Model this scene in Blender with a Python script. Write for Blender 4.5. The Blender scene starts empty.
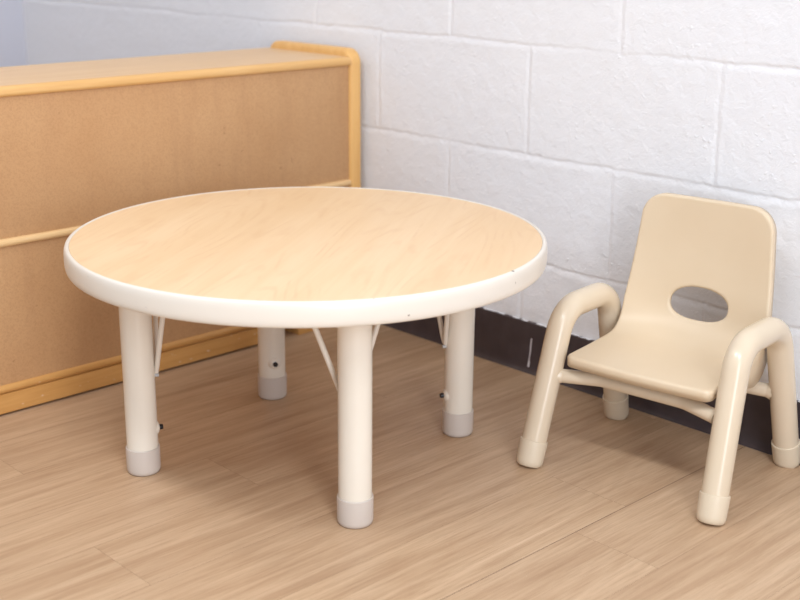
import bpy, bmesh, math, random
import numpy as np
from mathutils import Vector, Matrix, noise

SC = bpy.context.scene
COL = SC.collection
random.seed(4)

# ------------------------------------------------------------------ helpers
def lin(c):
    return tuple((v / 12.92 if v <= .04045 else ((v + .055) / 1.055) ** 2.4) for v in c)

def rgb(r, g, b):
    return lin((r / 255, g / 255, b / 255)) + (1.0,)

def link(name, me, mat=None, parent=None, smooth=True):
    o = bpy.data.objects.new(name, me)
    COL.objects.link(o)
    if mat:
        me.materials.append(mat)
    if parent:
        o.parent = parent
    if smooth:
        for p in me.polygons:
            p.use_smooth = True
    return o

def from_bm(name, bm, mat=None, parent=None, smooth=True, auto=None):
    bmesh.ops.recalc_face_normals(bm, faces=bm.faces)
    me = bpy.data.meshes.new(name)
    bm.to_mesh(me)
    bm.free()
    o = link(name, me, mat, parent, smooth)
    if auto is not None:
        me.set_sharp_from_angle(angle=math.radians(auto))
    return o

def thing(name, label, cat, loc, rotz=0, group=None):
    o = bpy.data.objects.new(name, None)
    COL.objects.link(o)
    o.empty_display_size = .05
    o.location = loc
    o.rotation_euler = (0, 0, rotz)
    o['label'] = label
    o['category'] = cat
    if group:
        o['group'] = group
    return o

def structure(o):
    o['kind'] = 'structure'
    return o

def add_box(bm, lo, hi, bevel=0, seg=3):
    r = bmesh.ops.create_cube(bm, size=1)
    vs = r['verts']
    for v in vs:
        v.co = Vector([lo[i] + (v.co[i] + .5) * (hi[i] - lo[i]) for i in range(3)])
    if bevel:
        es = list({e for v in vs for e in v.link_edges})
        bmesh.ops.bevel(bm, geom=es, offset=bevel, segments=seg, profile=.5, affect='EDGES')

def add_lathe(bm, prof, seg=40, M=Matrix()):
    """prof = [(r, z)], closed at ends where r == 0"""
    rings = []
    for r, z in prof:
        if r < 1e-6:
            rings.append([bm.verts.new(M @ Vector((0, 0, z)))])
        else:
            rings.append([bm.verts.new(M @ Vector((r * math.cos(2 * math.pi * k / seg), r * math.sin(2 * math.pi * k / seg), z))) for k in range(seg)])
    for a, b in zip(rings, rings[1:]):
        for k in range(seg):
            k2 = (k + 1) % seg
            if len(a) == 1 and len(b) == 1:
                continue
            if len(a) == 1:
                bm.faces.new((a[0], b[k], b[k2]))
            elif len(b) == 1:
                bm.faces.new((a[k], b[0], a[k2]))
            else:
                bm.faces.new((a[k], b[k], b[k2], a[k2]))

def add_tube(bm, pts, rad, seg=24, cap=True):
    pts = [Vector(p) for p in pts]
    n = len(pts)
    rads = rad if isinstance(rad, (list, tuple)) else [rad] * n
    tang = [(pts[min(i + 1, n - 1)] - pts[max(i - 1, 0)]).normalized() for i in range(n)]
    ref = Vector((1, 0, 0)) if abs(tang[0].x) < .9 else Vector((0, 0, 1))
    u = tang[0].cross(ref).normalized()
    rings = []
    for i in range(n):
        u = (u - tang[i] * u.dot(tang[i])).normalized()
        w = tang[i].cross(u)
        rings.append([bm.verts.new(pts[i] + (u * math.cos(2 * math.pi * k / seg) + w * math.sin(2 * math.pi * k / seg)) * rads[i]) for k in range(seg)])
    for a, b in zip(rings, rings[1:]):
        for k in range(seg):
            bm.faces.new((a[k], a[(k + 1) % seg], b[(k + 1) % seg], b[k]))
    if cap:
        bm.faces.new(rings[0])
        bm.faces.new(rings[-1])

def fillet(pts, radii, n=10):
    """polyline with rounded corners"""
    pts = [Vector(p) for p in pts]
    out = [pts[0]]
    for i in range(1, len(pts) - 1):
        p, a, b = pts[i], pts[i - 1], pts[i + 1]
        da, db = (a - p).normalized(), (b - p).normalized()
        ang = da.angle(db)
        r = radii[i - 1]
        t = min(r / math.tan(ang / 2), .49 * (a - p).length if i > 1 else .95 * (a - p).length, .95 * (b - p).length)
        r = t * math.tan(ang / 2)
        c = p + (da + db).normalized() * (r / math.sin(ang / 2))
        s, e = p + da * t - c, p + db * t - c
        tot = s.angle(e)
        for k in range(n + 1):
            q = k / n
            out.append(c + (s * math.sin((1 - q) * tot) + e * math.sin(q * tot)) / math.sin(tot))
    out.append(pts[-1])
    # subdivide long spans
    res = [out[0]]
    for q in out[1:]:
        d = (q - res[-1]).length
        m = max(1, int(d / .02))
        s = res[-1].copy()
        for k in range(1, m + 1):
            res.append(s.lerp(q, k / m))
    return res

# ------------------------------------------------------------------ node helper
class NT:
    def __init__(self, name):
        self.m = bpy.data.materials.new(name)
        self.m.use_nodes = True
        self.t = self.m.node_tree
        self.b = self.t.nodes['Principled BSDF']
    def n(self, typ, **kw):
        nd = self.t.nodes.new(typ)
        for k, v in kw.items():
            if k.startswith('i_'):
                key = k[2:]
                key = int(key) if key.isdigit() else key.replace('_', ' ')
                nd.inputs[key].default_value = v
            else:
                setattr(nd, k, v)
        return nd
    def l(self, a, b):
        self.t.links.new(a, b)
    def coord(self, scale=(1, 1, 1), rot=(0, 0, 0), loc=(0, 0, 0), src='Object'):
        c = self.n('ShaderNodeTexCoord')
        m = self.n('ShaderNodeMapping')
        m.inputs['Scale'].default_value = scale
        m.inputs['Rotation'].default_value = rot
        m.inputs['Location'].default_value = loc
        self.l(c.outputs[src], m.inputs['Vector'])
        return m.outputs[0]
    def ramp(self, fac, stops, interp='LINEAR'):
        r = self.n('ShaderNodeValToRGB')
        r.color_ramp.interpolation = interp
        e = r.color_ramp.elements
        while len(e) < len(stops):
            e.new(.5)
        for el, (p, c) in zip(e, stops):
            el.position = p
            el.color = c if len(c) == 4 else tuple(c) + (1,)
        self.l(fac, r.inputs[0])
        return r.outputs[0]
    def mix(self, fac, a, b, mode='MIX'):
        m = self.n('ShaderNodeMix', data_type='RGBA', blend_type=mode)
        for s, v in ((m.inputs[0], fac), (m.inputs[6], a), (m.inputs[7], b)):
            if isinstance(v, (int, float, tuple)):
                s.default_value = v
            else:
                self.l(v, s)
        return m.outputs[2]
    def math(self, op, a, b=0.0, clamp=False):
        m = self.n('ShaderNodeMath', operation=op, use_clamp=clamp)
        for s, v in zip(m.inputs, (a, b)):
            if isinstance(v, (int, float)):
                s.default_value = v
            else:
                self.l(v, s)
        return m.outputs[0]
    def noise(self, vec, scale=5, detail=4, rough=.5, dist=0):
        nz = self.n('ShaderNodeTexNoise')
        nz.inputs['Scale'].default_value = scale
        nz.inputs['Detail'].default_value = detail
        nz.inputs['Roughness'].default_value = rough
        nz.inputs['Distortion'].default_value = dist
        self.l(vec, nz.inputs['Vector'])
        return nz.outputs['Fac']
    def bump(self, h, strength=.2, dist=.001, prev=None):
        b = self.n('ShaderNodeBump')
        b.inputs['Strength'].default_value = strength
        b.inputs['Distance'].default_value = dist
        self.l(h, b.inputs['Height'])
        if prev is not None:
            self.l(prev, b.inputs['Normal'])
        return b.outputs[0]
    def out(self, color=None, rough=None, normal=None, spec=None, coat=None):
        for k, v in (('Base Color', color), ('Roughness', rough), ('Normal', normal), ('Specular IOR Level', spec), ('Coat Weight', coat)):
            if v is None:
                continue
            if isinstance(v, (int, float, tuple)):
                self.b.inputs[k].default_value = v
            else:
                self.l(v, self.b.inputs[k])
        return self.m

# ------------------------------------------------------------------ materials
def mat_plain(name, col, rough=.4, col2=None, spec=.5, speck=None, bump=0, bscale=300):
    t = NT(name)
    v = t.coord()
    c = col
    if col2:
        c = t.mix(t.ramp(t.noise(v, 9, 4), [(.35, (0, 0, 0)), (.7, (1, 1, 1))]), col, col2)
    if speck:
        s = t.ramp(t.noise(v, 140, 2, .5), [(.70, (0, 0, 0)), (.78, (1, 1, 1))])
        c = t.mix(s, c, speck)
    nrm = t.bump(t.noise(v, bscale, 2), bump, .0005) if bump else None
    return t.out(c, rough, nrm, spec)

def mat_wall():
    t = NT('painted_block')
    v = t.coord()
    big = t.noise(v, 3, 3)
    col = t.mix(big, rgb(233, 234, 239), rgb(238, 239, 243))
    fine = t.noise(v, 210, 5, .7)
    mid = t.noise(v, 55, 5, .62, .4)
    wv = t.n('ShaderNodeVectorMath', operation='ADD')
    nz = t.n('ShaderNodeTexNoise')
    nz.inputs['Scale'].default_value = 60
    t.l(v, nz.inputs['Vector'])
    sc = t.n('ShaderNodeVectorMath', operation='SCALE')
    sc.inputs['Scale'].default_value = .02
    t.l(nz.outputs['Color'], sc.inputs[0])
    t.l(v, wv.inputs[0]); t.l(sc.outputs[0], wv.inputs[1])
    vor = t.n('ShaderNodeTexVoronoi', feature='F1')
    vor.inputs['Scale'].default_value = 75
    t.l(wv.outputs[0], vor.inputs['Vector'])
    gate = t.ramp(t.noise(v, 11, 3), [(.45, (0, 0, 0)), (.7, (1, 1, 1))])
    blob = t.ramp(vor.outputs['Distance'], [(.05, (1, 1, 1)), (.3, (0, 0, 0))])
    blob = t.math('MULTIPLY', blob, gate)
    n = t.bump(mid, .55, .0035)
    n = t.bump(fine, .3, .0012, n)
    n = t.bump(blob, .6, .0016, n)
    return t.out(col, .62, n, .35)

def mat_floor():
    t = NT('oak_vinyl_plank')
    at = t.n('ShaderNodeAttribute', attribute_name='plank')
    sep = t.n('ShaderNodeSeparateColor')
    t.l(at.outputs['Color'], sep.inputs[0])
    c = t.n('ShaderNodeTexCoord')
    off = t.n('ShaderNodeVectorMath', operation='SCALE')
    t.l(at.outputs['Color'], off.inputs[0])
    off.inputs['Scale'].default_value = 37.0
    add = t.n('ShaderNodeVectorMath', operation='ADD')
    t.l(c.outputs['Object'], add.inputs[0])
    t.l(off.outputs[0], add.inputs[1])
    def mp(s):
        m = t.n('ShaderNodeMapping')
        m.inputs['Scale'].default_value = s
        t.l(add.outputs[0], m.inputs['Vector'])
        return m.outputs[0]
    streak = t.noise(mp((34, 1.7, 1)), 1.6, 6, .62, .5)
    fine = t.noise(mp((300, 9, 1)), 1.4, 6, .75)
    broad = t.noise(mp((8, .9, 1)), 1.5, 3, .5, .9)
    # cathedral figure: contour lines of a stretched noise field
    fld = t.noise(mp((6.5, .8, 1)), 1.2, 2, .4, .3)
    ring = t.math('SINE', t.math('MULTIPLY', fld, 120.0))
    ring = t.math('MULTIPLY', t.math('ADD', ring, 1.0), .5)
    base = t.ramp(streak, [(.24, rgb(172, 140, 110)), (.44, rgb(196, 165, 133)), (.58, rgb(209, 179, 147)), (.80, rgb(221, 194, 163))])
    base = t.mix(t.math('MULTIPLY', t.ramp(broad, [(.35, (1, 1, 1)), (.62, (0, 0, 0))]), .34), base, rgb(174, 141, 110))
    base = t.mix(t.math('MULTIPLY', ring, .10), base, rgb(160, 120, 88))
    fr = t.ramp(fine, [(.36, (1, 1, 1)), (.54, (0, 0, 0))])
    base = t.mix(t.math('MULTIPLY', fr, .38), base, rgb(148, 113, 82))
    base = t.mix(t.math('MULTIPLY', sep.outputs[0], .17), base, rgb(180, 150, 124))
    sc = t.ramp(t.noise(t.coord(), 420, 1, .5), [(.765, (0, 0, 0)), (.79, (1, 1, 1))])
    base = t.mix(t.math('MULTIPLY', sc, .35), base, rgb(232, 222, 210))
    n = t.bump(fine, .12, .0006)
    rough = t.ramp(streak, [(.2, (.5, .5, .5)), (.8, (.42, .42, .42))])
    return t.out(base, rough, n, .35)

def mat_maple():
    t = NT('maple_laminate')
    v = t.coord(rot=(0, 0, -math.radians(123)))
    def mp(s, loc=(0, 0, 0)):
        m = t.n('ShaderNodeMapping')
        m.inputs['Scale'].default_value = s
        m.inputs['Location'].default_value = loc
        t.l(v, m.inputs['Vector'])
        return m.outputs[0]
    fld = t.noise(mp((.9, 7.5, 1), (3.1, 1.7, 0)), 1.1, 2, .35, .25)
    ring = t.math('SINE', t.math('MULTIPLY', fld, 150.0))
    ring = t.ramp(t.math('MULTIPLY', t.math('ADD', ring, 1.0), .5), [(.62, (0, 0, 0)), (1, (1, 1, 1))])
    streak = t.noise(mp((2.2, 48, 1)), 1.3, 5, .6, .3)
    broad = t.noise(mp((1.1, 7, 1)), 1.6, 3)
    c = t.mix(t.ramp(broad, [(.35, (0, 0, 0)), (.7, (1, 1, 1))]), rgb(238, 207, 168), rgb(232, 198, 156))
    c = t.mix(t.math('MULTIPLY', t.ramp(streak, [(.4, (0, 0, 0)), (.75, (1, 1, 1))]), .5), c, rgb(224, 186, 140))
    brk = t.ramp(t.noise(mp((7, 12, 1)), 2.0, 3), [(.42, (0, 0, 0)), (.62, (1, 1, 1))])
    c = t.mix(t.math('MULTIPLY', t.math('MULTIPLY', ring, brk), .34), c, rgb(220, 178, 134))
    return t.out(c, .4, None, .4)

def mat_mdf():
    t = NT('fibreboard')
    v = t.coord()
    fl = t.noise(v, 330, 3, .7)
    big = t.noise(v, 5, 4, .6)
    vs = t.noise(t.coord(scale=(1, 14, 1.6)), 2.2, 4, .6)
    c = t.mix(t.ramp(big, [(.3, (0, 0, 0)), (.7, (1, 1, 1))]), rgb(200, 158, 115), rgb(191, 147, 104))
    c = t.mix(t.math('MULTIPLY', t.ramp(vs, [(.5, (0, 0, 0)), (.72, (1, 1, 1))]), .35), c, rgb(178, 136, 98))
    c = t.mix(t.math('MULTIPLY', t.ramp(fl, [(.38, (1, 1, 1)), (.55, (0, 0, 0))]), .35), c, rgb(166, 122, 82))
    dk = t.ramp(t.noise(v, 60, 2), [(.74, (0, 0, 0)), (.78, (1, 1, 1))])
    c = t.mix(t.math('MULTIPLY', dk, .5), c, rgb(150, 104, 70))
    return t.out(c, .6, None, .3)

def mat_birch(name, c1, c2, axis='y', scuff=False, rough=.38):
    t = NT(name)
    s = {'y': (60, 3, 60), 'z': (60, 60, 3), 'x': (3, 60, 60)}[axis]
    st = t.noise(t.coord(scale=s), 1.5, 5, .6, .4)
    c = t.mix(t.ramp(st, [(.32, (0, 0, 0)), (.7, (1, 1, 1))]), c1, c2)
    if scuff:
        k = t.ramp(t.noise(t.coord(scale=(1, 1, 3), loc=(0, 1.3, 0)), 42, 2, .5), [(.70, (0, 0, 0)), (.735, (1, 1, 1))])
        c = t.mix(t.math('MULTIPLY', k, .6), c, rgb(232, 218, 200))
    return t.out(c, rough, None, .45)

def mat_edge():
    t = NT('cream_edge_band')
    v = t.coord()
    sm = t.noise(t.coord(scale=(1, 1, 3.5), loc=(.2, .1, .4)), 26, 4, .6)
    k = t.math('MULTIPLY', t.ramp(sm, [(.66, (0, 0, 0)), (.72, (1, 1, 1))]), t.ramp(t.noise(v, 120, 2), [(.45, (0, 0, 0)), (.6, (1, 1, 1))]))
    c = t.mix(t.math('MULTIPLY', k, .3), rgb(229, 221, 210), rgb(165, 163, 168))
    sp = t.ramp(t.noise(v, 75, 1, .5), [(.80, (0, 0, 0)), (.81, (1, 1, 1))])
    c = t.mix(sp, c, rgb(120, 105, 95))
    return t.out(c, .33, None, .5)

def mat_base():
    t = NT('black_vinyl')
    c = t.coord()
    sep = t.n('ShaderNodeSeparateXYZ')
    t.l(c, sep.inputs[0])
    col = t.mix(t.ramp(t.noise(c, 25, 4), [(.4, (0, 0, 0)), (.7, (1, 1, 1))]), rgb(68, 58, 61), rgb(76, 67, 69))
    # one dried run of white wall paint on the vinyl
    wob = t.math('MULTIPLY', t.math('SUBTRACT', t.noise(c, 60, 2), 0.5), .003)
    cx = t.math('ADD', t.math('MULTIPLY', sep.outputs[2], .085), t.math('ADD', wob, .0318))
    d = t.math('ABSOLUTE', t.math('SUBTRACT', sep.outputs[0], cx))
    wid = t.math('ADD', t.math('MULTIPLY', t.math('LESS_THAN', sep.outputs[2], .022), .0008), t.math('MULTIPLY', t.noise(t.coord(scale=(.1, .1, 1)), 45, 2), .0030))
    k = t.math('LESS_THAN', d, wid)
    k = t.math('MULTIPLY', k, t.math('LESS_THAN', sep.outputs[2], .070))
    k = t.math('MULTIPLY', k, t.math('GREATER_THAN', sep.outputs[2], .0105))
    col = t.mix(k, col, rgb(215, 212, 218))
    # ragged white paint cut-in along the top
    top = t.math('ADD', .1014, t.math('MULTIPLY', t.math('SUBTRACT', t.noise(c, 90, 3), .5), .005))
    k2 = t.math('GREATER_THAN', sep.outputs[2], top)
    col = t.mix(k2, col, rgb(225, 225, 228))
    return t.out(col, .45, None, .4)

M = dict(
    wall=mat_wall(), floor=mat_floor(), maple=mat_maple(), mdf=mat_mdf(), base=mat_base(), edge=mat_edge(),
    top=mat_birch('birch_top', rgb(226, 190, 146), rgb(216, 176, 128), 'y'),
    strip=mat_birch('birch_strip', rgb(228, 184, 124), rgb(217, 168, 104), 'y'),
    post=mat_birch('birch_post', rgb(234, 186, 118), rgb(224, 172, 102), 'z'),
    rail=mat_birch('birch_rail', rgb(232, 196, 146), rgb(222, 182, 128), 'y', True),
    skirt=mat_birch('birch_skirt', rgb(212, 160, 96), rgb(196, 142, 78), 'y', True),
    leg=mat_plain('cream_enamel', rgb(237, 229, 216), .2, rgb(234, 225, 211)),
    cap=mat_plain('grey_plastic', rgb(206, 195, 186), .4),
    rod=mat_plain('white_enamel', rgb(226, 217, 205), .3),
    button=mat_plain('black_plastic', rgb(30, 26, 28), .35),
    steel=mat_plain('zinc_screw', rgb(190, 190, 190), .3),
    tube=mat_plain('tan_enamel', rgb(222, 205, 181), .22, rgb(219, 202, 177), speck=None),
    ccap=mat_plain('tan_rubber', rgb(221, 205, 181), .4),
    shell=mat_plain('tan_plastic', rgb(222, 202, 174), .38, rgb(219, 198, 169), bump=.08, bscale=900),
    gap=mat_plain('gap', rgb(120, 92, 70), .8),
    paint=mat_plain('blue_white_paint', rgb(214, 216, 228), .6),
    ceil=mat_plain('ceiling_white', rgb(235, 235, 233), .8),
    metal=mat_plain('white_lamp_frame', rgb(235, 235, 235), .4),
)

# ------------------------------------------------------------------ room
WY = .006                 # wall face
XL, XR, YN, ZC = -1.945, 2.75, -3.1, 2.5
def build_wall():
    zj0, h, L = .2217, .2032, .4064
    def grid(a, b, j0, step, fine_to):
        out, v = [], a
        while v < b:
            out.append(v)
            d = abs((v - j0 + step / 2) % step - step / 2)
            v += (.002 if d < .019 else .006) if v < fine_to else (.004 if d < .019 else .012)
        return np.array(out + [b])
    xs = grid(XL, XR, 0, L / 2, .92)
    zs = grid(0, ZC, zj0, h, .84)
    nx, nz = len(xs), len(zs)
    co = np.zeros((nz, nx, 3), np.float32)
    for j, z in enumerate(zs):
        for i, x in enumerate(xs):
            w1 = noise.noise(Vector((x * 7, 0, z * 7))) * .004 + 1.0 * noise.noise(Vector((x * 45, 3, z * 45))) * .0022
            w2 = noise.noise(Vector((x * 6, 9, z * 6))) * .004 + noise.noise(Vector((x * 45, 6, z * 45))) * .0022
            zz = z + w1
            k = round((zz - zj0) / h)
            db = zz - (zj0 + k * h)
            row = math.floor((zz - zj0) / h)      # row 0 = between zj0 and zj0+h
            xx = x + w2
            o = .5 * L if row % 2 == 0 else 0
            c = round((xx - o) / L)
            dv = xx - (o + c * L)
            # struck joints filled with paint: crisp upper arris, shallow lower slope
            fb = noise.noise(Vector((x * 3.1, 20, k * 7.7)))
            sg = .0022 if db > 0 else .0062
            chip = 1 + .7 * noise.noise(Vector((x * 110, 5, z * 110)))
            g = math.exp(-(db / sg) ** 2) * (.0014 + .0012 * fb) * chip
            lip = math.exp(-((db + .012) / .006) ** 2) * (.0003 + .0008 * fb)
            fv = noise.noise(Vector((c * 5.3, 40 + row, z * 9)))
            gv = math.exp(-(dv / .0042) ** 2) * (.0010 + .0010 * fv)
            lv = math.exp(-((dv - .008) / .005) ** 2) * .0004
            und = noise.noise(Vector((x * 5, 60, z * 5))) * .0012 + noise.noise(Vector((x * 28, 70, z * 28))) * .0006 + noise.noise(Vector((x * 75, 70, z * 75))) * .0003
            co[j, i] = (x, WY + max(g, gv) - lip - lv + und, z)
    idx = np.arange(nx * nz).reshape(nz, nx)
    f = np.stack([idx[:-1, :-1], idx[:-1, 1:], idx[1:, 1:], idx[1:, :-1]], -1).reshape(-1, 4)
    me = bpy.data.meshes.new('wall_back')
    me.vertices.add(nx * nz)
    me.vertices.foreach_set('co', co.reshape(-1))
    me.loops.add(f.size)
    me.loops.foreach_set('vertex_index', f.reshape(-1).astype(np.int32))
    me.polygons.add(len(f))
    me.polygons.foreach_set('loop_start', np.arange(0, f.size, 4, dtype=np.int32))
    me.polygons.foreach_set('loop_total', np.full(len(f), 4, np.int32))
    me.update()
    me.validate()
    # solid backing
    bm = bmesh.new()
    bm.from_mesh(me)
    add_box(bm, (XL - .1, WY + .02, 0), (XR, WY + .15, ZC))
    bm.to_mesh(me)
    bm.free()
    return structure(link('wall_back', me, M['wall']))
build_wall()

bm = bmesh.new(); add_box(bm, (XL - .12, YN, 0), (XL, WY + .02, ZC))
structure(from_bm('wall_left', bm, M['paint'], smooth=False))
bm = bmesh.new(); add_box(bm, (XL, YN, ZC), (XR, WY + .1, ZC + .1))
structure(from_bm('ceiling', bm, M['ceil'], smooth=False))

def build_floor():
    bm = bmesh.new()
    lay = bm.loops.layers.float_color.new('plank')
    W, X0 = .1430, .5187
    LEN = 1.2192
    ends = {0: -.4630, -1: -.3415, -3: -.9915, -5: -.30, -4: -.7015, -2: -1.24, -6: -.95}
    def face(x0, x1, y0, y1, c):
        g = .00016
        gl = .0006 if abs(x0 - X0) < 1e-4 else g
        gr = .0006 if abs(x1 - X0) < 1e-4 else g
        vs = [bm.verts.new(q) for q in ((x0 + gl, y0 + g, 0), (x1 - gr, y0 + g, 0), (x1 - gr, y1 - g, 0), (x0 + gl, y1 - g, 0))]
        f = bm.faces.new(vs)
        f.material_index = 0
        for l in f.loops:
            l[lay] = c
    k = math.floor((XL - X0) / W)
    while X0 + k * W < XR:
        x0, x1 = max(XL, X0 + k * W), min(XR, X0 + (k + 1) * W)
        e = ends.get(k, -random.random() * LEN)
        y = e
        while y < WY + .01:
            y += LEN
        while y > YN:
            y0, y1 = max(y - LEN, YN), min(y, WY + .02)
            if y1 > y0:
                face(x0, x1, y0, y1, (random.random(), random.random(), random.random(), 1))
            y -= LEN
        k += 1
    r = bmesh.ops.create_cube(bm, size=1)
    for v in r['verts']:
        v.co = Vector((XL + (v.co.x + .5) * (XR - XL), YN + (v.co.y + .5) * (WY + .02 - YN), -.03 + (v.co.z + .5) * .0292))
    for f in {f for v in r['verts'] for f in v.link_faces}:
        f.material_index = 1
    me = bpy.data.meshes.new('floor')
    bm.to_mesh(me)
    bm.free()
    o = link('floor', me, M['floor'], smooth=False)
    me.materials.append(M['gap'])
    return structure(o)
build_floor()

# vinyl cove base
def build_base(name, x0, x1):
    prof = [(0.0045, .1016), (.0008, .1014), (-.0004, .1000), (-.0004, .02), (-.0015, .010), (-.005, .0035), (-.009, .0006), (-.009, .0002), (.006, .0002), (.006, .1016)]
    bm = bmesh.new()
    n = max(2, int((x1 - x0) / .05))
    rings = []
    for i in range(n + 1):
        x = x0 + (x1 - x0) * i / n
        rings.append([bm.verts.new((x, y, z)) for y, z in prof])
    for a, b in zip(rings, rings[1:]):
        for k in range(len(prof)):
            k2 = (k + 1) % len(prof)
            bm.faces.new((a[k], a[k2], b[k2], b[k]))
    bm.faces.new(rings[0]); bm.faces.new(rings[-1])
    return structure(from_bm(name, bm, M['base'], auto=40))
build_base('baseboard_back', XL, XR)

# ------------------------------------------------------------------ table
TC = Vector((.0356, -.5533))
LO = Vector((.0014, -.0101))
LEG_R, LEG_A0 = .2660, math.radians(-115.0)
TOPZ, RW, RO = .3675, .3660, .3745
table = thing('activity_table', 'low round maple-topped activity table with thick cream edge and four cream tubular legs', 'table', (TC.x, TC.y, 0))
bm = bmesh.new()
add_lathe(bm, [(0, TOPZ), (RW * .5, TOPZ), (RW - .0006, TOPZ), (RW, TOPZ - .0006), (RW, TOPZ - .030), (0, TOPZ - .030)], 160)
top = from_bm('tabletop', bm, M['maple'], table, auto=40)
bm = bmesh.new()
prof = [(RW + .0001, TOPZ - .002), (RW + .0002, TOPZ - .0002), (RW + .002, TOPZ + .0006)]
zc, hh, bulge = TOPZ - .0174, .0181, RO - RW - .002
for k in range(0, 17):
    a = math.pi / 2 - math.pi * k / 16
    ca, sa = math.cos(a), math.sin(a)
    prof.append((RW + .002 + bulge * abs(ca) ** .62, zc + hh * math.copysign(abs(sa) ** .72, sa)))
prof += [(RW - .02, zc - hh), (RW - .02, TOPZ - .031), (RW + .0004, TOPZ - .031)]
prof = prof + [prof[0]]
add_lathe(bm, prof, 160)
bmesh.ops.remove_doubles(bm, verts=bm.verts, dist=1e-6)
band = from_bm('edge_band', bm, M['edge'], top, auto=50)
band['label'] = 'thick rounded cream plastic edge'

UNDER = TOPZ - .030
for i in range(4):
    a = LEG_A0 + i * math.pi / 2
    R_ = Matrix.Translation((LO.x + LEG_R * math.cos(a), LO.y + LEG_R * math.sin(a), 0)) @ Matrix.Rotation(a, 4, 'Z')   # local +x = outwards
    R_ = Matrix.Translation(((-.0050, .0018, 0), (.0020, .0018, 0), (0, 0, 0), (.0018, .0019, 0))[i]) @ R_
    bm = bmesh.new()
    add_lathe(bm, [(.0246, .0400), (.0246, UNDER - .004), (.040, UNDER - .004), (.040, UNDER), (0, UNDER)], 48, R_)
    add_lathe(bm, [(0, .039), (.0246, .0390), (.0246, .0401)], 48, R_)
    bmesh.ops.remove_doubles(bm, verts=bm.verts, dist=1e-5)
    leg = from_bm('leg', bm, M['leg'], table, auto=40)
    bm = bmesh.new()
    add_lathe(bm, [(0, 0), (.0220, 0), (.0245, .0012), (.0260, .0042), (.0264, .008), (.0267, .0410), (.0265, .0425), (.0258, .0431), (.0249, .0431), (.0249, .0380), (0, .0380)], 48, R_)
    cp = from_bm('foot_cap', bm, M['cap'], leg, auto=40)
    cp['label'] = 'greyish plastic foot cap'
    # spring button on the inner side, with its pressed boss
    Mb = R_ @ Matrix.Translation((-.0240, 0, .0715)) @ Matrix.Rotation(-math.pi / 2, 4, 'Y')
    bm = bmesh.new()
    add_lathe(bm, [(.0130, -.004), (.0105, .0008), (.0060, .0034), (0, .0036)], 24, Mb)
    from_bm('button_boss', bm, M['leg'], leg, auto=60)
    bm = bmesh.new()
    add_lathe(bm, [(.0043, .002), (.0043, .0082), (.0036, .0092), (0, .0094)], 20, Mb)
    bt = from_bm('push_button', bm, M['button'], leg, auto=50)
    bt['label'] = 'black push button'
    ax = Vector((-.0268, 0, .1640))
    for s in (-1, 1):
        bm = bmesh.new()
        e = Vector((-.043, s * .064, UNDER + .001))
        d = (e - ax).normalized()
        st = ax + Vector((0, s * .0022, 0))
        pts = [R_ @ st, R_ @ (st + d * .012), R_ @ (st + (e - st) * .5), R_ @ e]
        add_tube(bm, pts, [.0034, .0041, .0041, .0041], 14)
        rd = from_bm('brace_rod', bm, M['rod'], table, auto=50)
    bm = bmesh.new()
    Ms = R_ @ Matrix.Translation((-.0235, 0, .1590)) @ Matrix.Rotation(-math.pi / 2, 4, 'Y')
    add_lathe(bm, [(.0030, 0), (.0030, .0062), (.0024, .0072), (0, .0074)], 16, Ms)
    sw = from_bm('brace_screw', bm, M['steel'], leg, auto=50)

# ------------------------------------------------------------------ chair
CH = Vector((.4584, -.1664, 0))
chair = thing('toddler_chair', 'tan plastic toddler chair with tubular arms standing against the white block wall', 'chair', CH, math.radians(6.6))

def leg_x(s, z):
    return s * (.1500 + (.010 if s > 0 else .0055) * (1 - min(z, .25) / .25))
TR = .0203
for s in (-1, 1):
    pp = [(-.1430, .010), (-.0770, .2520), (.0610, .2510), (.1270, .010)]
    if s < 0:
        pp = [(-.1495, .010), (-.0770, .2490), (.0610, .2490), (.1245, .010)]
    path = fillet([(0, y, z) for y, z in pp], [.052, .052], 14)
    path = [Vector((leg_x(s, q.z), q.y, q.z)) for q in path]
    bm = bmesh.new()
    add_tube(bm, path, TR, 32)
    fr = from_bm('arm_frame', bm, M['tube'], chair, auto=60)
    for a, b in ((path[0], path[6]), (path[-1], path[-7])):
        d = (b - a).normalized()
        base = a - d * (.010 / d.z)
        rot = Vector((0, 0, 1)).rotation_difference(d).to_matrix().to_4x4()
        Mf = Matrix.Translation(base + d * .0) @ rot
        bm = bmesh.new()
        add_lathe(bm, [(0, .0005), (.0180, .0005), (.0204, .0030), (.0216, .0075), (.0219, .012), (.0226, .0410), (.0225, .0424), (.0218, .0430), (.0204, .0430), (.0204, .010), (0, .010)], 40, Mf)
        for v in bm.verts:
            if v.co.z < .0006:
                v.co.z = 0
        c_ = from_bm('foot_cap', bm, M['ccap'], fr, auto=40)

# cross bars under the seat, ends bent out to the legs
def crossbar(y0, z0, y1, z1, name):
    pts = fillet([(-.1540, y1, z1), (-.072, y0, z0), (.072, y0, z0), (.1540, y1, z1)], [.06, .06], 8)
    bm = bmesh.new()
    add_tube(bm, pts, .0112, 24)
    o = from_bm(name, bm, M['tube'], chair, auto=60)
    for s in (-1, 1):
        w = bmesh.new()
        e = Vector((s * .1350, y1 + (y0 - y1) * .23, z1 + (z0 - z1) * .23))
        d = (Vector((s * .1540, y1, z1)) - Vector((s * .072, y0, z0))).normalized()
        rot = Vector((0, 0, 1)).rotation_difference(d).to_matrix().to_4x4()
        add_lathe(w, [(.0111, -.004), (.0120, -.001), (.0145, .004)], 24, Matrix.Translation(e) @ rot)
        from_bm('weld', w, M['tube'], o)
    return o
crossbar(-.0800, .1470, -.1070, .1440, 'crossbar')
crossbar(.0640, .1380, .0910, .1320, 'crossbar')

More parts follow.
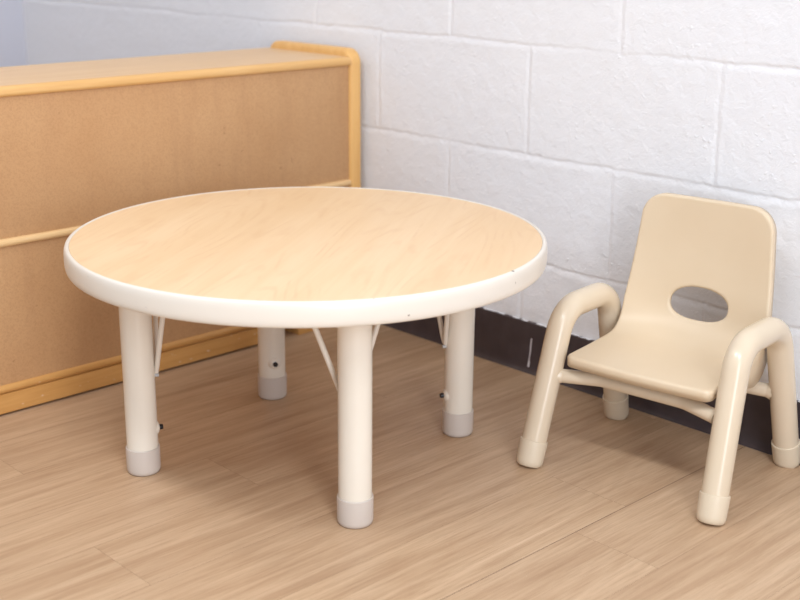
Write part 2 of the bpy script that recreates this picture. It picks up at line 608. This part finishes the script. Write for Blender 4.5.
# moulded shell: signed-distance outline on (x, s), swept along the profile
def build_shell():
    prof = [(-.1145, .1850), (-.1080, .1856), (-.0850, .1866), (-.04, .1880), (.0050, .1900), (.030, .1935), (.047, .2030), (.0590, .2190), (.0675, .2440), (.0740, .2800), (.0795, .3250), (.0830, .3700), (.0850, .4080), (.0855, .4210)]
    P = np.array(prof)
    # dense Catmull-Rom
    ext = np.vstack([2 * P[0] - P[1], P, 2 * P[-1] - P[-2]])
    pts = []
    for i in range(1, len(ext) - 2):
        p0, p1, p2, p3 = ext[i - 1:i + 3]
        for t in np.linspace(0, 1, 20, endpoint=False):
            pts.append(.5 * (2 * p1 + (p2 - p0) * t + (2 * p0 - 5 * p1 + 4 * p2 - p3) * t * t + (3 * p1 - p0 - 3 * p2 + p3) * t ** 3))
    pts.append(P[-1])
    pts = np.array(pts)
    S = np.r_[0, np.cumsum(np.linalg.norm(np.diff(pts, axis=0), axis=1))]
    T = S[-1]
    sfun = lambda s: np.array([np.interp(s, S, pts[:, 0]), np.interp(s, S, pts[:, 1])])
    def tan(s):
        d = sfun(min(s + .006, T)) - sfun(max(s - .006, 0))
        return d / np.linalg.norm(d)
    s_of_z = lambda z: float(np.interp(z, pts[:, 1], S))
    s_bend0, s_bend1 = s_of_z(.1925), s_of_z(.245)
    hs = s_of_z(.2515)
    def halfw(s):
        return float(np.interp(s, [0, .06, s_bend0, s_bend1, T], [.1248, .1248, .1260, .1265, .1105]))
    def sd_out(x, s):
        w = halfw(s)
        r = .0125 if s < T / 2 else .036
        qx = abs(x) - (w - r); qs = abs(s - T / 2) - (T / 2 - r)
        return -(math.hypot(max(qx, 0), max(qs, 0)) + min(max(qx, qs), 0) - r)
    def sd_hole(x, s):
        a = .0508
        b = .0275 if s > hs else .0225
        n = 2.15 if s > hs else 2.5
        v = (abs(x) / a) ** n + (abs(s - hs) / b) ** n
        v = v ** (1 / n)
        gx = (abs(x) / a) ** (n - 1) / a if x else 0
        gs = (abs(s - hs) / b) ** (n - 1) / b if s != hs else 0
        g = math.hypot(gx, gs) or 1 / b
        if v < 1e-6: return -.02
        return (v - 1) / (g / v ** (n - 1))
    def sd(x, s):
        return min(sd_out(x, s), sd_hole(x, s))
    H = .0024
    nx = int(.126 / H) + 2
    ns = int(T / H) + 3
    ids, V, D = {}, [], []
    xs = [i * H for i in range(-nx, nx + 1)]
    ss = [j * H - H * .5 for j in range(ns)]
    val = {(i, j): sd(x, s) for i, x in enumerate(xs) for j, s in enumerate(ss)}
    cells = [(i, j) for i in range(len(xs) - 1) for j in range(len(ss) - 1)
             if min(val[i, j], val[i + 1, j], val[i + 1, j + 1], val[i, j + 1]) > -.45 * H]
    def vid(i, j):
        if (i, j) in ids: return ids[i, j]
        x, s = xs[i], ss[j]
        ids[i, j] = len(V)
        V.append([x, s]); D.append(val[i, j])
        return ids[i, j]
    F = [(vid(i, j), vid(i + 1, j), vid(i + 1, j + 1), vid(i, j + 1)) for i, j in cells]
    ecount = {}
    for f in F:
        for k in range(4):
            e = (f[k], f[(k + 1) % 4])
            ecount[tuple(sorted(e))] = ecount.get(tuple(sorted(e)), 0) + 1
    bset = {v for e, c in ecount.items() if c == 1 for v in e}
    for v in bset:
        x, s = V[v]
        for _ in range(6):
            d = sd(x, s); h = 1e-4
            gx = (sd(x + h, s) - sd(x - h, s)) / (2 * h); gs = (sd(x, s + h) - sd(x, s - h)) / (2 * h)
            g2 = gx * gx + gs * gs
            if g2 < 1e-6: break
            x -= d * gx / g2; s -= d * gs / g2
        V[v] = [x, s]
    # relax the interior near the border
    nb = {}
    for f in F:
        for k in range(4):
            nb.setdefault(f[k], set()).update((f[(k + 1) % 4], f[(k + 3) % 4]))
    near = [v for v in range(len(V)) if v not in bset and D[v] < 3.2 * H]
    for _ in range(8):
        for v in near:
            q = [V[n] for n in nb[v]]
            V[v] = [sum(a[0] for a in q) / len(q), sum(a[1] for a in q) / len(q)]
    for _ in range(2):      # even out border spacing along itself
        bn = {v: [n for n in nb[v] if n in bset and ecount[tuple(sorted((v, n)))] == 1] for v in bset}
        for v in bset:
            if len(bn[v]) == 2:
                x = (V[bn[v][0]][0] + V[bn[v][1]][0] + 2 * V[v][0]) / 4; s = (V[bn[v][0]][1] + V[bn[v][1]][1] + 2 * V[v][1]) / 4
                for _k in range(3):
                    d = sd(x, s); h = 1e-4
                    gx = (sd(x + h, s) - sd(x - h, s)) / (2 * h); gs = (sd(x, s + h) - sd(x, s - h)) / (2 * h)
                    g2 = gx * gx + gs * gs or 1
                    x -= d * gx / g2; s -= d * gs / g2
                V[v] = [x, s]
    def place(x, s, off):
        y, z = sfun(s)
        ty, tz = tan(s)
        ny, nz = -tz, ty                      # towards the sitter
        k = min(1, max(0, (s - s_bend0) / (s_bend1 - s_bend0)))
        k = k * k * (3 - 2 * k)
        kt = min(1, max(0, (s - hs) / (T - hs)))
        dish = (.0022 * (1 - k) + (.0185 - .0115 * kt) * k) * (1 - (x / .12) ** 2)
        return Vector((x + .0034, y + ny * (off - dish), z + nz * (off - dish)))
    bm = bmesh.new()
    topv, botv = [], []
    for x, s in V:
        do, dh = sd_out(x, s), sd_hole(x, s)
        r1, r2 = .0034, .0026
        off = 0
        if do < r1: off -= r1 - math.sqrt(max(0, r1 * r1 - (r1 - max(do, 0)) ** 2))
        elif dh < r2: off -= r2 - math.sqrt(max(0, r2 * r2 - (r2 - max(dh, 0)) ** 2))
        topv.append(bm.verts.new(place(x, s, off)))
        skirt = .0140 + .030 * math.exp(-((s - s_bend0 - .012) / .045) ** 2) + .003 * max(0, 1 - s / .03)
        t = .0062 if do > .006 else .0062 + (skirt - .0062) * min(1, (.006 - do) / .003)
        botv.append(bm.verts.new(place(x, s, -t)))
    sm = s_of_z(.2130)
    sV = [q[1] for q in V]
    part = []
    def nf(vs, s):
        f = bm.faces.new(vs)
        f.material_index = 1 if s > sm else 0
    for f in F:
        s = sum(sV[k] for k in f) / 4
        nf([topv[k] for k in f], s)
        nf([botv[k] for k in reversed(f)], s)
    for f in F:
        for k in range(4):
            a, b = f[k], f[(k + 1) % 4]
            if ecount[tuple(sorted((a, b)))] == 1:
                nf([topv[b], topv[a], botv[a], botv[b]], (sV[a] + sV[b]) / 2)
    bm.normal_update()
    for f in bm.faces:
        f.smooth = True
    bm.verts.index_update()
    nrm = {v.index: v.normal.copy() for v in bm.verts}
    for name, k in (('seat', 0), ('backrest', 1)):
        b2 = bmesh.new()
        mp = {}
        order = []
        for f in bm.faces:
            if f.material_index != k: continue
            for v in f.verts:
                if v.index not in mp:
                    mp[v.index] = b2.verts.new(v.co); order.append(v.index)
            b2.faces.new([mp[v.index] for v in f.verts])
        me = bpy.data.meshes.new(name)
        b2.to_mesh(me); b2.free()
        o = link(name, me, M['shell'], chair)
        me.normals_split_custom_set_from_vertices([tuple(nrm[i]) for i in order])
    bm.free()
build_shell()

# ------------------------------------------------------------------ shelf cabinet (seen from its back)
TH = .0066
cab = thing('shelf_cabinet', 'low wooden shelf cabinet seen from its brown fibreboard back, left of the table', 'cabinet', (-.4439, 0, 0), TH)
Y0, Y1, DEP = -1.2300, -.0085, .2780
TW = .0315
def end_panel(y0, y1):
    bm = bmesh.new()
    # outline in (x, z) with rounded top corners, edge rounded over
    z1, r = .5900, .030
    pts = []
    for cx, cz, a0 in ((-r, z1 - r, 0), (-DEP + r, z1 - r, 90)):
        for k in range(9):
            a = math.radians(a0 + 90 * k / 8)
            pts.append((cx + r * math.cos(a), cz + r * math.sin(a)))
    pts = [(0, .003)] + pts + [(-DEP, .003)]
    vs = [bm.verts.new((x, y0, z)) for x, z in pts]
    f = bm.faces.new(vs)
    e = bmesh.ops.extrude_face_region(bm, geom=[f])
    for v in e['geom']:
        if isinstance(v, bmesh.types.BMVert): v.co.y = y1
    es = [e_ for e_ in bm.edges if abs(e_.verts[0].co.y - e_.verts[1].co.y) < 1e-6 and max(e_.verts[0].co.z, e_.verts[1].co.z) > .01]
    bmesh.ops.bevel(bm, geom=es, offset=.0085, segments=5, profile=.5, affect='EDGES')
    return from_bm('end_panel', bm, M['post'], cab, auto=40)
end_panel(Y1 - TW, Y1)
end_panel(Y0, Y0 + TW)
ya, yb = Y0 + TW, Y1 - TW
def round_board(name, x0, x1, z0, z1, mat, bev, y0=ya, y1=yb):
    bm = bmesh.new()
    add_box(bm, (x0, y0, z0), (x1, y1, z1))
    es = [e for e in bm.edges if abs(e.verts[0].co.y - e.verts[1].co.y) > .05 and e.verts[0].co.x > x1 - .001]
    bmesh.ops.bevel(bm, geom=es, offset=bev, segments=6, profile=.5, affect='EDGES')
    return from_bm(name, bm, mat, cab, auto=40)
tb = round_board('top_board', -DEP + .004, -.016, .5555, .5740, M['top'], .001)
es_ = round_board('edge_strip', -.016, 0, .5555, .5740, M['strip'], .0075)
es_.parent = tb
mr = round_board('middle_shelf', -DEP + .012, .0, .3025, .3163, M['rail'], .0065)
bp = round_board('back_panel', -.0150, -.0075, .3163, .5555, M['mdf'], .0002)
bp2 = round_board('back_panel', -.0150, -.0075, .0420, .3025, M['mdf'], .0002)
bs = round_board('bottom_shelf', -DEP + .012, -.002, .0400, .0563, M['skirt'], .0078)
sk = round_board('plinth_rail', -.0250, -.0045, .0040, .0400, M['skirt'], .0015, ya, -.2900)
ft = round_board('plinth_block', -.0600, -.0030, .0, .0400, M['skirt'], .0015, -.1880, yb)
fl_ = round_board('plinth_foot', -.0600, -.0060, .0, .0041, M['button'], .0005, ya, ya + .06)

# ------------------------------------------------------------------ lamps, daylight and added fill lights
def troffer(x, y, power, sx=1.2, sy=.6, label='', col=(1, .985, .96)):
    t = thing('ceiling_light', label, 'ceiling light', (x, y, ZC))
    bm = bmesh.new()
    add_box(bm, (-sx / 2 - .03, -sy / 2 - .03, -.02), (sx / 2 + .03, sy / 2 + .03, 0))
    from_bm('lamp_housing', bm, M['metal'], t, smooth=False)
    ld = bpy.data.lights.new('lamp', 'AREA')
    ld.shape = 'RECTANGLE'; ld.size = sx; ld.size_y = sy
    ld.energy = power
    ld.color = col
    lo = bpy.data.objects.new('lamp', ld)
    COL.objects.link(lo)
    lo.parent = t
    lo.location = (0, 0, -.025)
    return t
troffer(1.85, -1.60, 28, 1.2, .3, 'long white ceiling light panel to the right of the chair', (.905, .955, 1))
troffer(.40, -1.75, 26, 1.2, .3, 'long white ceiling light panel in front of the table', (.905, .955, 1))

troffer(-1.30, -1.30, 9, 1.2, .3, 'added fill light panel over the left wall', (1, .92, .83))  # unseen panel added to brighten and warm the wall behind the cabinet

w = bpy.data.worlds.new('daylight')
SC.world = w
w.use_nodes = True
bg = w.node_tree.nodes['Background']
bg.inputs[0].default_value = (.74, .86, 1.0, 1)
bg.inputs[1].default_value = .42

# area light as side fill, with an added window in the unseen right-hand wall
WY0, WY1, WZ0, WZ1 = -2.35, -1.35, .08, 2.12
bm = bmesh.new()
add_box(bm, (XR, YN, 0), (XR + .12, WY0, ZC))
add_box(bm, (XR, WY1, 0), (XR + .12, WY + .1, ZC))
add_box(bm, (XR, WY0, 0), (XR + .12, WY1, WZ0))
add_box(bm, (XR, WY0, WZ1), (XR + .12, WY1, ZC))
structure(from_bm('wall_right', bm, M['paint'], smooth=False))
bm = bmesh.new()
for a, b in (((XR - .01, WY0, WZ0), (XR + .06, WY0 + .05, WZ1)), ((XR - .01, WY1 - .05, WZ0), (XR + .06, WY1, WZ1)),
             ((XR - .01, WY0, WZ0), (XR + .06, WY1, WZ0 + .05)), ((XR - .01, WY0, WZ1 - .05), (XR + .06, WY1, WZ1))):
    add_box(bm, a, b)
structure(from_bm('added_window_1', bm, M['metal'], smooth=False))  # out-of-view frame built around the added side light
ld = bpy.data.lights.new('added_side_light', 'AREA')
ld.shape = 'RECTANGLE'; ld.size = .9; ld.size_y = 1.94
ld.energy = 50
ld.color = (.90, .95, 1)
lo = bpy.data.objects.new('added_side_light', ld)
COL.objects.link(lo)
lo.location = (XR - .02, (WY0 + WY1) / 2, (WZ0 + WZ1) / 2)
lo.rotation_euler = Vector((-1, 0, 0)).to_track_quat('-Z', 'Y').to_euler()

# ------------------------------------------------------------------ camera
cd = bpy.data.cameras.new('camera')
cam = bpy.data.objects.new('camera', cd)
COL.objects.link(cam)
r = Vector((.6904, .7234, .0083)); u = Vector((-.2140, .1932, .9576)); d = Vector((-.6911, .6628, -.2881))
d.normalize(); r = (r - d * r.dot(d)).normalized(); u = r.cross(d)
mw = Matrix((r, u, -d)).transposed().to_4x4()
mw.translation = Vector((1.5007, -1.7580, .8294))
cam.matrix_world = mw
cd.sensor_width = 36
cd.lens = 1234.5 * 36 / 800
cd.clip_start = .02
cd.dof.use_dof = True
cd.dof.focus_distance = 1.9
cd.dof.aperture_fstop = 4.0
SC.camera = cam

vs = SC.view_settings
vs.view_transform = 'Standard'
vs.look = 'None'
vs.gamma = 1
vs.use_curve_mapping = False
vs.exposure = -.04
